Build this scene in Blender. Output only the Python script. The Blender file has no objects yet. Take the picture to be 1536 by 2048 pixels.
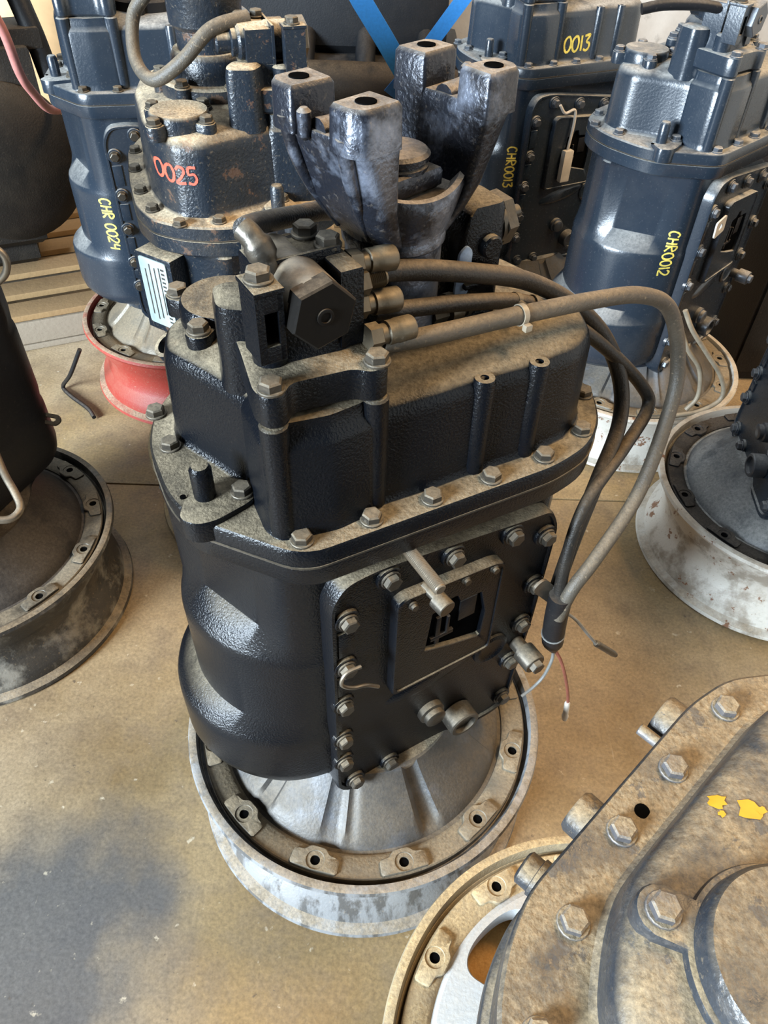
import bpy, bmesh, math, random
from mathutils import Vector, Matrix
from mathutils.bvhtree import BVHTree
random.seed(7)
sc = bpy.context.scene
COL = sc.collection
PI = math.pi

# ------------------------------------------------------------------ camera
PITCH, ROLL, CAM_Z = math.radians(45.5), math.radians(-2.0), 1.39
F = Vector((0, math.cos(PITCH), -math.sin(PITCH)))
r0, u0 = Vector((1, 0, 0)), Vector((0, math.sin(PITCH), math.cos(PITCH)))
RT = math.cos(ROLL) * r0 - math.sin(ROLL) * u0
UP = math.sin(ROLL) * r0 + math.cos(ROLL) * u0
cam_d = bpy.data.cameras.new('camera')
cam = bpy.data.objects.new('camera', cam_d)
COL.objects.link(cam)
cam.matrix_world = Matrix(((RT.x, UP.x, -F.x, 0), (RT.y, UP.y, -F.y, 0), (RT.z, UP.z, -F.z, CAM_Z), (0, 0, 0, 1)))
cam_d.sensor_fit = 'VERTICAL'
cam_d.sensor_height = 32.0
cam_d.lens = 32.0 * 1500 / 2048
cam_d.clip_start = 0.02
sc.camera = cam

# ------------------------------------------------------------------ light
world = bpy.data.worlds.new('world')
sc.world = world
world.use_nodes = True
bg = world.node_tree.nodes['Background']
bg.inputs[0].default_value = (0.95, 0.93, 0.92, 1)
bg.inputs[1].default_value = 0.04

def area(name, loc, target, sx, sy, power, color):
    d = bpy.data.lights.new(name, 'AREA')
    d.shape = 'RECTANGLE'
    d.size, d.size_y, d.energy, d.color = sx, sy, power, color
    o = bpy.data.objects.new(name, d)
    COL.objects.link(o)
    o.location = loc
    o.rotation_euler = (Vector(target) - Vector(loc)).to_track_quat('-Z', 'Y').to_euler()
    return o

area('door_daylight', (-4.4, -2.6, 2.3), (0.2, 1.2, 0.5), 2.2, 1.9, 1450, (0.75, 0.88, 1.0))
area('skylight', (-1.2, 2.2, 3.6), (0.0, 1.3, 0.3), 2.0, 1.2, 40, (0.80, 0.90, 1.0))
area('ceiling_lamp', (1.6, 1.4, 3.2), (0.5, 1.0, 0.0), 1.4, 0.5, 95, (1.0, 0.68, 0.36))
sc.view_settings.view_transform = 'Standard'
sc.view_settings.look = 'None'
sc.view_settings.gamma = 1
sc.view_settings.use_curve_mapping = False
sc.view_settings.exposure = 0.35

# ------------------------------------------------------------------ materials
def new_mat(name):
    m = bpy.data.materials.new(name)
    m.use_nodes = True
    nt = m.node_tree
    return m, nt, nt.nodes['Principled BSDF']

def nd(nt, typ, **kw):
    n = nt.nodes.new(typ)
    for k, v in kw.items():
        if k.startswith('i_'):
            n.inputs[k[2:].replace('_', ' ')].default_value = v
        else:
            setattr(n, k, v)
    return n

def noise_range(nt, coord, scale, lo, hi, detail=5, rough=0.6, mul=1.0):
    n = nd(nt, 'ShaderNodeTexNoise', i_Scale=scale, i_Detail=detail, i_Roughness=rough)
    nt.links.new(coord, n.inputs['Vector'])
    r = nd(nt, 'ShaderNodeMapRange', i_From_Min=lo, i_From_Max=hi, i_To_Min=0.0, i_To_Max=mul)
    nt.links.new(n.outputs[0], r.inputs['Value'])
    return r.outputs[0]

def math2(nt, op, a, b):
    n = nd(nt, 'ShaderNodeMath', operation=op)
    for i, x in enumerate((a, b)):
        if isinstance(x, (int, float)):
            n.inputs[i].default_value = x
        else:
            nt.links.new(x, n.inputs[i])
    return n.outputs[0]

def mixc(nt, fac, a, b):
    n = nd(nt, 'ShaderNodeMix', data_type='RGBA')
    if isinstance(fac, (int, float)):
        n.inputs[0].default_value = fac
    else:
        nt.links.new(fac, n.inputs[0])
    for i, x in ((6, a), (7, b)):
        if isinstance(x, tuple):
            n.inputs[i].default_value = (*x, 1)
        else:
            nt.links.new(x, n.inputs[i])
    return n.outputs[2]

def grime(name, base, dust, top=0.8, spread=0.35, rough=0.32, metal=0.0, bump=0.25, second=None, second_amt=0.0,
          chips=None, chip_amt=0.0, bump_scale=220.0, spec=0.5, lo=0.30, hi=0.62, streak=None, streak_amt=0.0, up_min=0.35):
    """Painted or bare metal; dust settles on the faces that look up, grime specks everywhere."""
    m, nt, p = new_mat(name)
    geo = nd(nt, 'ShaderNodeNewGeometry')
    pos = geo.outputs['Position']
    sep = nd(nt, 'ShaderNodeSeparateXYZ')
    nt.links.new(geo.outputs['Normal'], sep.inputs[0])
    up = nd(nt, 'ShaderNodeMapRange', i_From_Min=up_min, i_From_Max=0.92, i_To_Min=0.0, i_To_Max=top)
    nt.links.new(sep.outputs[2], up.inputs['Value'])
    d1 = math2(nt, 'MULTIPLY', up.outputs[0], noise_range(nt, pos, 14, lo - 0.05, hi - 0.1, 8, 0.65))
    d2 = noise_range(nt, pos, 190, 0.60, 0.74, 3, 0.6, spread)
    d3 = noise_range(nt, pos, 6.5, 0.50, 0.80, 7, 0.65, spread * 0.7)
    d = math2(nt, 'MAXIMUM', d1, math2(nt, 'MAXIMUM', d2, d3))
    dn = noise_range(nt, pos, 170, 0.34, 0.66, 7, 0.8)
    dcol = mixc(nt, dn, tuple(c * 0.45 for c in dust), tuple(min(1, c * 1.25) for c in dust))
    col = base
    if second:
        col = mixc(nt, noise_range(nt, pos, 11, 0.50, 0.62, 6, 0.65, second_amt), base, second)
    if streak:
        sm = nd(nt, 'ShaderNodeVectorMath', operation='MULTIPLY')
        sm.inputs[1].default_value = (34, 34, 1.6)
        nt.links.new(pos, sm.inputs[0])
        col = mixc(nt, noise_range(nt, sm.outputs[0], 1.0, 0.48, 0.60, 5, 0.65, streak_amt), col, streak)
    col = mixc(nt, d, col, dcol)
    if chips:
        col = mixc(nt, noise_range(nt, pos, 26, 0.60, 0.63, 6, 0.7, chip_amt), col, chips)
    nt.links.new(col, p.inputs['Base Color'])
    rr = nd(nt, 'ShaderNodeMapRange', i_To_Min=rough, i_To_Max=0.9)
    nt.links.new(d, rr.inputs['Value'])
    nt.links.new(rr.outputs[0], p.inputs['Roughness'])
    if metal:
        mm = nd(nt, 'ShaderNodeMapRange', i_To_Min=metal, i_To_Max=0.0)
        nt.links.new(d, mm.inputs['Value'])
        nt.links.new(mm.outputs[0], p.inputs['Metallic'])
    p.inputs['Specular IOR Level'].default_value = spec
    b = nd(nt, 'ShaderNodeBump', i_Strength=bump, i_Distance=0.0018)
    bn = nd(nt, 'ShaderNodeTexNoise', i_Scale=bump_scale, i_Detail=4.0)
    nt.links.new(pos, bn.inputs['Vector'])
    nt.links.new(bn.outputs[0], b.inputs['Height'])
    nt.links.new(b.outputs[0], p.inputs['Normal'])
    return m

def plain(name, col, rough=0.5, metal=0.0, var=0.25, scale=40):
    m, nt, p = new_mat(name)
    geo = nd(nt, 'ShaderNodeNewGeometry')
    c = mixc(nt, noise_range(nt, geo.outputs['Position'], scale, 0.3, 0.7), tuple(x * (1 - var) for x in col), tuple(min(1, x * (1 + var)) for x in col))
    nt.links.new(c, p.inputs['Base Color'])
    p.inputs['Roughness'].default_value = rough
    p.inputs['Metallic'].default_value = metal
    return m

TAN = (0.40, 0.30, 0.18)
BRN = (0.25, 0.19, 0.12)
MT = {}
MT['black'] = grime('oily_black_paint', (0.0028, 0.0036, 0.0052), (0.235, 0.192, 0.128), 0.92, 0.02, 0.20, bump=0.5, bump_scale=380, spec=0.20, up_min=0.62)
MT['black_dusty'] = grime('dusty_black_paint', (0.011, 0.015, 0.021), (0.45, 0.36, 0.24), 1.05, 0.20, 0.28, spec=0.3, bump=0.6, chips=(0.24, 0.12, 0.06), chip_amt=0.25)
MT['navy'] = grime('clean_blue_black_paint', (0.013, 0.020, 0.030), (0.36, 0.35, 0.32), 0.8, 0.07, 0.26, bump=0.15, spec=0.55)
MT['dim'] = grime('matt_black_paint', (0.008, 0.008, 0.009), (0.12, 0.10, 0.08), 0.6, 0.15, 0.42, bump=0.2, spec=0.2)
MT['caked'] = grime('dirt_caked_paint', (0.020, 0.024, 0.030), (0.25, 0.185, 0.105), 1.0, 0.35, 0.30, bump=1.0, lo=0.34, hi=0.66,
                    chips=(0.055, 0.052, 0.050), chip_amt=0.65, bump_scale=120)
MT['yoke'] = grime('worn_bare_casting', (0.016, 0.018, 0.025), (0.30, 0.25, 0.195), 0.9, 0.25, 0.30, bump=0.5, second=(0.23, 0.26, 0.33), second_amt=0.65, metal=0.5)
MT['bolt'] = grime('dirty_bolt_steel', (0.065, 0.058, 0.048), (0.20, 0.16, 0.105), 0.8, 0.35, 0.36, metal=0.7, bump=0.2)
MT['bolt_navy'] = grime('painted_bolt_steel', (0.07, 0.08, 0.095), (0.35, 0.33, 0.3), 0.7, 0.3, 0.3, metal=0.5, bump=0.1)
MT['bolt_caked'] = grime('caked_bolt_steel', (0.10, 0.10, 0.11), (0.26, 0.20, 0.12), 1.0, 0.5, 0.4, metal=0.5, bump=0.6)
MT['plug'] = grime('blackened_plug_steel', (0.006, 0.0055, 0.005), (0.10, 0.075, 0.05), 0.7, 0.05, 0.4, bump=0.1, spec=0.12)
MT['steel'] = grime('bare_turned_steel', (0.19, 0.165, 0.13), (0.28, 0.215, 0.14), 0.6, 0.4, 0.33, metal=0.75, bump=0.15)
MT['brass'] = grime('dull_yellow_zinc', (0.10, 0.082, 0.056), (0.23, 0.18, 0.11), 0.7, 0.4, 0.36, metal=0.6, bump=0.15)
MT['bell'] = grime('grey_cast_aluminium', (0.055, 0.055, 0.055), (0.14, 0.107, 0.066), 0.7, 0.55, 0.42, metal=0.3, bump=0.35, second=(0.10, 0.115, 0.14), second_amt=0.55)
MT['bell_ring'] = grime('dirty_cast_flange', (0.13, 0.115, 0.09), (0.24, 0.18, 0.105), 0.75, 0.6, 0.45, metal=0.3, bump=0.4)
MT['silver'] = grime('washed_aluminium', (0.46, 0.47, 0.47), (0.40, 0.31, 0.19), 0.35, 0.5, 0.42, metal=0.25, bump=0.3)
MT['rubber'] = grime('dusty_rubber_hose', (0.016, 0.014, 0.012), (0.25, 0.19, 0.125), 0.6, 0.2, 0.42, spec=0.3, bump=0.35, bump_scale=420)
MT['rubber_tan'] = grime('tan_dusty_hose', (0.055, 0.046, 0.034), (0.27, 0.205, 0.13), 0.6, 0.8, 0.55, bump=0.4, bump_scale=420, chips=(0.02, 0.018, 0.015), chip_amt=0.3)
MT['dark'] = plain('painted_hole_shade', (0.003, 0.003, 0.003), 1.0)  # flat black that stands in for the shade inside holes and window
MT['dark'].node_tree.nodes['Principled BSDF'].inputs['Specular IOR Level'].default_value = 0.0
MT['rim_alu'] = grime('scuffed_silver_rim', (0.25, 0.26, 0.27), (0.25, 0.19, 0.12), 0.8, 0.4, 0.40, metal=0.4, bump=0.3, second=(0.30, 0.31, 0.32), second_amt=0.6, streak=(0.07, 0.068, 0.065), streak_amt=0.85)
MT['rim_white'] = grime('rusting_white_rim', (0.50, 0.48, 0.43), (0.34, 0.26, 0.17), 0.6, 0.6, 0.45, bump=0.3, second=(0.22, 0.19, 0.15), second_amt=0.9, chips=(0.14, 0.05, 0.015), chip_amt=0.9)
MT['rim_red'] = grime('faded_red_rim', (0.24, 0.028, 0.018), (0.34, 0.23, 0.15), 1.1, 0.5, 0.5, bump=0.3)
MT['rim_black'] = grime('chipped_black_rim', (0.024, 0.022, 0.020), (0.26, 0.19, 0.11), 0.6, 0.55, 0.42, bump=0.3, second=(0.26, 0.24, 0.20), second_amt=0.6)
MT['rim_tan'] = grime('tan_dusty_rim', (0.30, 0.24, 0.15), (0.44, 0.32, 0.165), 0.9, 0.7, 0.5, bump=0.4, second=(0.10, 0.09, 0.08), second_amt=0.6)
MT['engine'] = grime('dark_oily_iron', (0.012, 0.010, 0.008), (0.11, 0.08, 0.05), 0.6, 0.3, 0.5, bump=0.5, spec=0.2)
MT['engine_cool'] = grime('dark_grey_iron', (0.009, 0.010, 0.012), (0.08, 0.07, 0.06), 0.5, 0.2, 0.5, bump=0.3, spec=0.2)
MT['orange'] = grime('rusty_orange_crust', (0.55, 0.25, 0.055), (0.60, 0.38, 0.14), 0.4, 0.6, 0.8, bump=1.0, bump_scale=160)
MT['blue'] = plain('blue_webbing', (0.015, 0.165, 0.47), 0.55, 0, 0.12, 120)
MT['pink'] = plain('pink_cable', (0.42, 0.17, 0.15), 0.45, 0, 0.15)
MT['red_wire'] = plain('dark_red_wire', (0.19, 0.06, 0.04), 0.5)
MT['grey_wire'] = plain('grey_wire', (0.16, 0.16, 0.15), 0.5)
MT['tie'] = plain('grubby_plastic', (0.26, 0.22, 0.16), 0.5)
MT['white_plastic'] = plain('milky_plastic', (0.50, 0.46, 0.40), 0.45, 0, 0.15)
MT['yellow_paint'] = plain('yellow_marker_paint', (0.56, 0.46, 0.09), 0.6, 0, 0.25, 90)
MT['red_paint'] = plain('red_marker_paint', (0.60, 0.075, 0.04), 0.6, 0, 0.25, 90)
MT['plate'] = plain('pale_nameplate', (0.36, 0.45, 0.45), 0.4, 0.2, 0.15)
MT['cardboard'] = plain('tan_cardboard', (0.62, 0.42, 0.22), 0.85, 0, 0.12, 12)
MT['print'] = plain('black_print', (0.03, 0.025, 0.02), 0.8)
MT['wood'] = grime('pallet_wood', (0.25, 0.155, 0.065), (0.15, 0.09, 0.045), 0.35, 0.7, 0.8, bump=0.6, bump_scale=70)
MT['wood_grey'] = grime('weathered_grey_wood', (0.22, 0.18, 0.13), (0.15, 0.115, 0.075), 0.4, 0.6, 0.85, bump=0.6, bump_scale=70)
MT['blue_patch'] = plain('pale_blue_paint', (0.22, 0.31, 0.47), 0.6, 0, 0.2, 150)
MT['yellow_chip'] = plain('yellow_paint_chip', (0.52, 0.25, 0.008), 0.6, 0, 0.1)

def floor_mat():
    m, nt, p = new_mat('stained_concrete')
    geo = nd(nt, 'ShaderNodeNewGeometry')
    pos = geo.outputs['Position']
    c = mixc(nt, noise_range(nt, pos, 2.2, 0.32, 0.68, 8, 0.62), (0.155, 0.098, 0.040), (0.30, 0.205, 0.092))
    c = mixc(nt, noise_range(nt, pos, 1.1, 0.45, 0.62, 5, 0.55, 0.7), c, (0.31, 0.245, 0.165))
    c = mixc(nt, noise_range(nt, pos, 9, 0.46, 0.66, 9, 0.72, 0.7), c, (0.15, 0.105, 0.062))
    # old oil stain on the slab beside the silver rim
    sub = nd(nt, 'ShaderNodeVectorMath', operation='SUBTRACT')
    sub.inputs[1].default_value = (-0.52, 0.34, 0)
    nt.links.new(pos, sub.inputs[0])
    nz = nd(nt, 'ShaderNodeTexNoise', i_Scale=5.0, i_Detail=6.0)
    nt.links.new(pos, nz.inputs['Vector'])
    ln = nd(nt, 'ShaderNodeVectorMath', operation='LENGTH')
    nt.links.new(sub.outputs[0], ln.inputs[0])
    dd = math2(nt, 'ADD', ln.outputs['Value'], math2(nt, 'MULTIPLY', nz.outputs[0], 0.42))
    st = nd(nt, 'ShaderNodeMapRange', i_From_Min=0.34, i_From_Max=0.46, i_To_Min=0.85, i_To_Max=0.0)
    nt.links.new(dd, st.inputs['Value'])
    c = mixc(nt, st.outputs[0], c, (0.055, 0.056, 0.060))
    rot = nd(nt, 'ShaderNodeMapping')
    rot.inputs['Rotation'].default_value = (0, 0, 0.7)
    rot.inputs['Scale'].default_value = (46, 2.2, 1)
    nt.links.new(pos, rot.inputs['Vector'])
    c = mixc(nt, noise_range(nt, rot.outputs[0], 1.0, 0.66, 0.74, 6, 0.7, 0.5), c, (0.46, 0.38, 0.27))
    c = mixc(nt, noise_range(nt, pos, 38, 0.66, 0.72, 4, 0.6, 0.6), c, (0.50, 0.42, 0.30))
    c = mixc(nt, noise_range(nt, pos, 70, 0.68, 0.74, 3, 0.6, 0.7), c, (0.07, 0.05, 0.035))
    grit = mixc(nt, noise_range(nt, pos, 150, 0.3, 0.7, 4, 0.7), (0.68, 0.68, 0.68), (1.22, 1.22, 1.22))
    gm = nd(nt, 'ShaderNodeMix', data_type='RGBA', blend_type='MULTIPLY')
    gm.inputs[0].default_value = 1.0
    nt.links.new(c, gm.inputs[6]); nt.links.new(grit, gm.inputs[7])
    c = gm.outputs[2]
    nt.links.new(c, p.inputs['Base Color'])
    fr = nd(nt, 'ShaderNodeMapRange', i_To_Min=0.38, i_To_Max=0.85)
    nt.links.new(noise_range(nt, pos, 5, 0.3, 0.7, 6, 0.6), fr.inputs['Value'])
    nt.links.new(fr.outputs[0], p.inputs['Roughness'])
    b = nd(nt, 'ShaderNodeBump', i_Strength=0.25, i_Distance=0.003)
    bn = nd(nt, 'ShaderNodeTexNoise', i_Scale=60.0, i_Detail=8.0)
    nt.links.new(pos, bn.inputs['Vector'])
    nt.links.new(bn.outputs[0], b.inputs['Height'])
    nt.links.new(b.outputs[0], p.inputs['Normal'])
    return m

def wall_mat(name, a, b_):
    m, nt, p = new_mat(name)
    geo = nd(nt, 'ShaderNodeNewGeometry')
    pos = geo.outputs['Position']
    c = mixc(nt, noise_range(nt, pos, 1.6, 0.4, 0.65, 8, 0.65), a, b_)
    c = mixc(nt, noise_range(nt, pos, 7, 0.58, 0.66, 7, 0.7, 0.5), c, tuple(x * 0.5 for x in b_))
    nt.links.new(c, p.inputs['Base Color'])
    p.inputs['Roughness'].default_value = 0.9
    b = nd(nt, 'ShaderNodeBump', i_Strength=0.4, i_Distance=0.01)
    bn = nd(nt, 'ShaderNodeTexNoise', i_Scale=12.0, i_Detail=9.0)
    nt.links.new(pos, bn.inputs['Vector'])
    nt.links.new(bn.outputs[0], b.inputs['Height'])
    nt.links.new(b.outputs[0], p.inputs['Normal'])
    return m

# ------------------------------------------------------------------ mesh helpers
FRONT = Matrix(((1, 0, 0, 0), (0, 0, -1, 0), (0, 1, 0, 0), (0, 0, 0, 1)))     # (a, b, h) -> (a, -h, b)
def axis_mat(loc, direction):
    q = Vector(direction).normalized().to_track_quat('Z', 'Y')
    return Matrix.Translation(Vector(loc)) @ q.to_matrix().to_4x4()

class MB:
    def __init__(self):
        self.v, self.f = [], []
    def add(self, vs, fs, M=None):
        n = len(self.v)
        self.v += [tuple(M @ Vector(p)) if M else tuple(p) for p in vs]
        self.f += [tuple(i + n for i in f) for f in fs]
        return self
    def loft(self, rings, cap0=True, cap1=True, M=None, closed=True):
        n = len(rings[0])
        vs = [p for r in rings for p in r]
        fs = []
        for k in range(len(rings) - 1):
            for i in range(n if closed else n - 1):
                j = (i + 1) % n
                fs.append((k * n + i, k * n + j, (k + 1) * n + j, (k + 1) * n + i))
        if cap0: fs.append(tuple(range(n))[::-1])
        if cap1: fs.append(tuple((len(rings) - 1) * n + i for i in range(n)))
        return self.add(vs, fs, M)
    def prism(self, poly, z0, z1, b=0.003, M=None, both=False):
        rings = []
        if both:
            rings += [[(x, y, z0) for x, y in inset(poly, b)], [(x, y, z0 + b) for x, y in poly]]
        else:
            rings += [[(x, y, z0) for x, y in poly]]
        if b > 0:
            rings += [[(x, y, z1 - b) for x, y in poly], [(x, y, z1 - b * 0.3) for x, y in inset(poly, b * 0.3)], [(x, y, z1) for x, y in inset(poly, b)]]
        else:
            rings += [[(x, y, z1) for x, y in poly]]
        return self.loft(rings, M=M)
    def box(self, x0, x1, y0, y1, z0, z1, b=0.002, M=None):
        return self.prism([(x0, y0), (x1, y0), (x1, y1), (x0, y1)], z0, z1, b, M, both=True)
    def lathe(self, prof, seg=24, M=None, cap0=True, cap1=True, loop=False):
        rings = [[(r * math.cos(2 * PI * i / seg), r * math.sin(2 * PI * i / seg), z) for i in range(seg)] for r, z in prof]
        if loop:
            rings.append(rings[0])
            return self.loft(rings, False, False, M)
        return self.loft(rings, cap0, cap1, M)
    def cyl(self, r, z0, z1, seg=20, b=0.0015, M=None):
        return self.lathe([(r - b, z0), (r, z0 + b), (r, z1 - b), (r - b, z1)], seg, M)
    def hexa(self, R, z0, z1, M=None, ch=0.0012):
        h = [(math.cos(PI / 3 * i), math.sin(PI / 3 * i)) for i in range(6)]
        return self.loft([[(R * x, R * y, z0) for x, y in h], [(R * x, R * y, z1 - ch) for x, y in h], [((R - ch * 1.3) * x, (R - ch * 1.3) * y, z1) for x, y in h]], M=M)
    def tube(self, pts, r, seg=12, res=6, caps=True, M=None):
        P = smooth_path(pts, res)
        rings, prev = [], None
        for i, p in enumerate(P):
            t = (P[min(i + 1, len(P) - 1)] - P[max(i - 1, 0)]).normalized()
            if prev is None:
                a = t.orthogonal().normalized()
            else:
                a = (prev - t * prev.dot(t)).normalized()
            prev = a
            bb = t.cross(a)
            rr = r(i / (len(P) - 1)) if callable(r) else r
            rings.append([p + a * (rr * math.cos(2 * PI * k / seg)) + bb * (rr * math.sin(2 * PI * k / seg)) for k in range(seg)])
        return self.loft(rings, caps, caps, M)
    def mesh(self, name, angle=38):
        me = bpy.data.meshes.new(name)
        me.from_pydata([tuple(p) for p in self.v], [], self.f)
        bm = bmesh.new(); bm.from_mesh(me)
        bmesh.ops.remove_doubles(bm, verts=bm.verts, dist=1e-6)
        bmesh.ops.recalc_face_normals(bm, faces=bm.faces)
        bm.to_mesh(me); bm.free()
        me.shade_smooth()
        me.set_sharp_from_angle(angle=math.radians(angle))
        me.materials.append(None)
        return me

def smooth_path(pts, res):
    P = [Vector(p) for p in pts]
    if len(P) < 3 or res <= 1: return P
    out = []
    E = [P[0] * 2 - P[1]] + P + [P[-1] * 2 - P[-2]]
    for i in range(1, len(E) - 2):
        a, b, c, d = E[i - 1:i + 3]
        for k in range(res):
            t = k / res
            out.append(0.5 * ((2 * b) + (c - a) * t + (2 * a - 5 * b + 4 * c - d) * t * t + (3 * b - a - 3 * c + d) * t ** 3))
    out.append(P[-1])
    return out

def inset(poly, d):
    n = len(poly)
    A = sum(poly[i][0] * poly[(i + 1) % n][1] - poly[(i + 1) % n][0] * poly[i][1] for i in range(n))
    s = 1 if A > 0 else -1
    out = []
    for i in range(n):
        p, q, r = (Vector(poly[i - 1]), Vector(poly[i]), Vector(poly[(i + 1) % n]))
        e1, e2 = (q - p), (r - q)
        if e1.length < 1e-9: e1 = e2
        if e2.length < 1e-9: e2 = e1
        e1.normalize(); e2.normalize()
        n1, n2 = Vector((-e1.y, e1.x)) * s, Vector((-e2.y, e2.x)) * s
        m = n1 + n2
        if m.length < 1e-6: m = n1
        m.normalize()
        k = d / max(0.5, m.dot(n1))
        out.append((q.x + m.x * k, q.y + m.y * k))
    return out

def rounded(poly, r, seg=4):
    n, out = len(poly), []
    for i in range(n):
        p, q, w = Vector(poly[i - 1]), Vector(poly[i]), Vector(poly[(i + 1) % n])
        a, b = (p - q), (w - q)
        k = min(r, a.length * 0.45, b.length * 0.45)
        A, B = q + a.normalized() * k, q + b.normalized() * k
        for t in range(seg + 1):
            t /= seg
            out.append(tuple(A * (1 - t) ** 2 + q * 2 * t * (1 - t) + B * t * t))
    return out

def polar(poly, c, N=144):
    out = []
    n = len(poly)
    for k in range(N):
        th = 2 * PI * k / N
        dx, dy = math.cos(th), math.sin(th)
        best = None
        for i in range(n):
            x1, y1 = poly[i][0] - c[0], poly[i][1] - c[1]
            x2, y2 = poly[(i + 1) % n][0] - c[0], poly[(i + 1) % n][1] - c[1]
            ex, ey = x2 - x1, y2 - y1
            den = dx * ey - dy * ex
            if abs(den) < 1e-12: continue
            t = (x1 * ey - y1 * ex) / den
            u = (x1 * dy - y1 * dx) / den
            if t > 0 and -1e-9 <= u <= 1 + 1e-9 and (best is None or t > best): best = t
        best = best or 0.01
        out.append((c[0] + dx * best, c[1] + dy * best))
    return out

def scaled(poly, s, c):
    return [(c[0] + (x - c[0]) * s, c[1] + (y - c[1]) * s) for x, y in poly]

CACHE = {}
def part(name, key, fn, mat, parent=None, loc=None, M=None, label=None, angle=38):
    if key is None or key not in CACHE:
        me = fn()
        if isinstance(me, MB): me = me.mesh(name, angle)
        if key: CACHE[key] = me
    else:
        me = CACHE[key]
    o = bpy.data.objects.new(name, me)
    COL.objects.link(o)
    if parent is not None: o.parent = parent
    if M is not None: o.matrix_local = M
    elif loc is not None: o.location = loc
    o.material_slots[0].link = 'OBJECT'
    o.material_slots[0].material = mat
    if label: o['label'] = label
    return o

def tag(o, label, cat, group=None):
    o['label'], o['category'] = label, cat
    if group: o['group'] = group
    return o

def thing(name, label, cat, loc=(0, 0, 0), rotz=0.0, group=None):
    o = bpy.data.objects.new(name, None)
    COL.objects.link(o)
    o.empty_display_size = 0.1
    o.location = loc
    o.rotation_euler = (0, 0, rotz)
    return tag(o, label, cat, group)

# ------------------------------------------------------------------ setting
def make_floor():
    m = MB()
    yj = 1.437
    m.box(-3.2, 3.2, -2.4, yj - 0.002, -0.06, 0.0, 0.002)
    m.box(-3.2, 3.2, yj + 0.003, 4.2, -0.06, 0.0, 0.002)
    m.add([(-3.2, -2.4, -0.012), (3.2, -2.4, -0.012), (3.2, 4.2, -0.012), (-3.2, 4.2, -0.012)], [(0, 1, 2, 3)])
    return m
o = part('floor', None, make_floor, floor_mat()); o['kind'] = 'structure'
def wall(name, x0, x1, y0, y1, mat):
    o = part(name, None, lambda: MB().box(x0, x1, y0, y1, 0, 3.9, 0.004), mat); o['kind'] = 'structure'
WALL = wall_mat('patchy_white_plaster', (0.62, 0.60, 0.56), (0.42, 0.39, 0.35))
wall('wall_back', -3.2, 3.2, 3.9, 4.1, WALL)
wall('wall_right', 2.9, 3.1, -2.4, 3.9, WALL)

# ------------------------------------------------------------------ gearbox geometry (own frame: z = 0 on the floor)
FL = rounded([(-.134, -.134), (.159, -.150), (.215, -.140), (.255, -.112), (.288, -.065), (.298, .0), (.285, .09), (.24, .165), (.15, .205), (.0, .215),
      (-.10, .215), (-.165, .195), (-.205, .15), (-.226, .10), (-.234, .02), (-.226, -.028), (-.156, -.122)], .02, 3)
UPC = rounded([(-.118, -.108), (.2, -.115), (.245, -.08), (.262, -.02), (.255, .08), (.21, .15), (.1, .185), (-.06, .195), (-.15, .175), (-.205, .128), (-.226, .088), (-.160, -.093), (-.14, -.105)], .008, 3)
LOC = rounded([(-.112, -.112), (.2, -.115), (.25, -.08), (.268, -.02), (.262, .08), (.22, .16), (.1, .2), (-.06, .21), (-.16, .182), (-.205, .140), (-.232, .10), (-.243, .055), (-.237, .005), (-.219, -.038), (-.193, -.072), (-.162, -.097), (-.14, -.107)], .08, 4)
BUL = rounded([(-.105, -.118), (.2, -.118), (.25, -.08), (.27, 0), (.262, .1), (.21, .18), (.1, .22), (-.06, .225), (-.18, .200), (-.24, .152), (-.270, .095), (-.278, .04), (-.266, -.012), (-.235, -.060), (-.19, -.098), (-.145, -.114)], .08, 4)
CB = rounded([(-.054, -.104), (.02, -.110), (.06, -.110), (.13, -.116), (.2, -.112), (.238, -.09), (.262, -.04), (.268, .02), (.25, .1), (.2, .155), (.1, .178), (-.05, .18),
      (-.13, .168), (-.175, .145), (-.194, .1), (-.167, .03), (-.152, -.02), (-.15, -.09), (-.14, -.1)], .014, 3)
CC = (.02, .03)

def m_case():
    N = 160
    fl, up, lo, bu = (polar(p, CC, N) for p in (FL, UPC, LOC, BUL))
    def R(p, z, s=1.0, tilt=0.0):
        return [(x, y, z + tilt * max(-.06, min(.14, y))) for x, y in (scaled(p, s, CC) if s != 1 else p)]
    neck = [(0.175 * math.cos(2 * PI * k / N), 0.02 + 0.165 * math.sin(2 * PI * k / N)) for k in range(N)]
    rings = [R(fl, .8115, .988), R(fl, .809), R(fl, .786), R(fl, .783, .99), R(up, .780, 1.015), R(up, .772), R(up, .640), R(lo, .608, .985), R(lo, .602, .994), R(lo, .592, 1.0),
             R(lo, .458), R(bu, .432, .985), R(bu, .424, .997), R(bu, .412), R(bu, .335), R(bu, .315, .985), R(bu, .302, .95), R(bu, .296, .88), [(x, y, .285) for x, y in neck], [(x * .95, y * .95, .235) for x, y in neck]]
    m = MB().loft(rings[::-1])
    return m

def m_cover():
    N = 160
    fl, cb = polar(FL, CC, N), polar(CB, CC, N)
    def R(p, z, s=1.0): return [(x, y, z) for x, y in scaled(p, s, CC)]
    return MB().loft([R(fl, .8125), R(fl, .832), R(fl, .835, .99), R(cb, .836, 1.03), R(cb, .839, 1.01), R(cb, .846), R(cb, .935, .985), R(cb, .947, .97), R(cb, .954, .94), R(cb, .958, .88), R(cb, .966, .6), R(cb, .968, .2)])

def m_gasket():
    fl = scaled(FL, 1.004, CC)
    return MB().prism(fl, .8105, .8128, 0)

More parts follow.
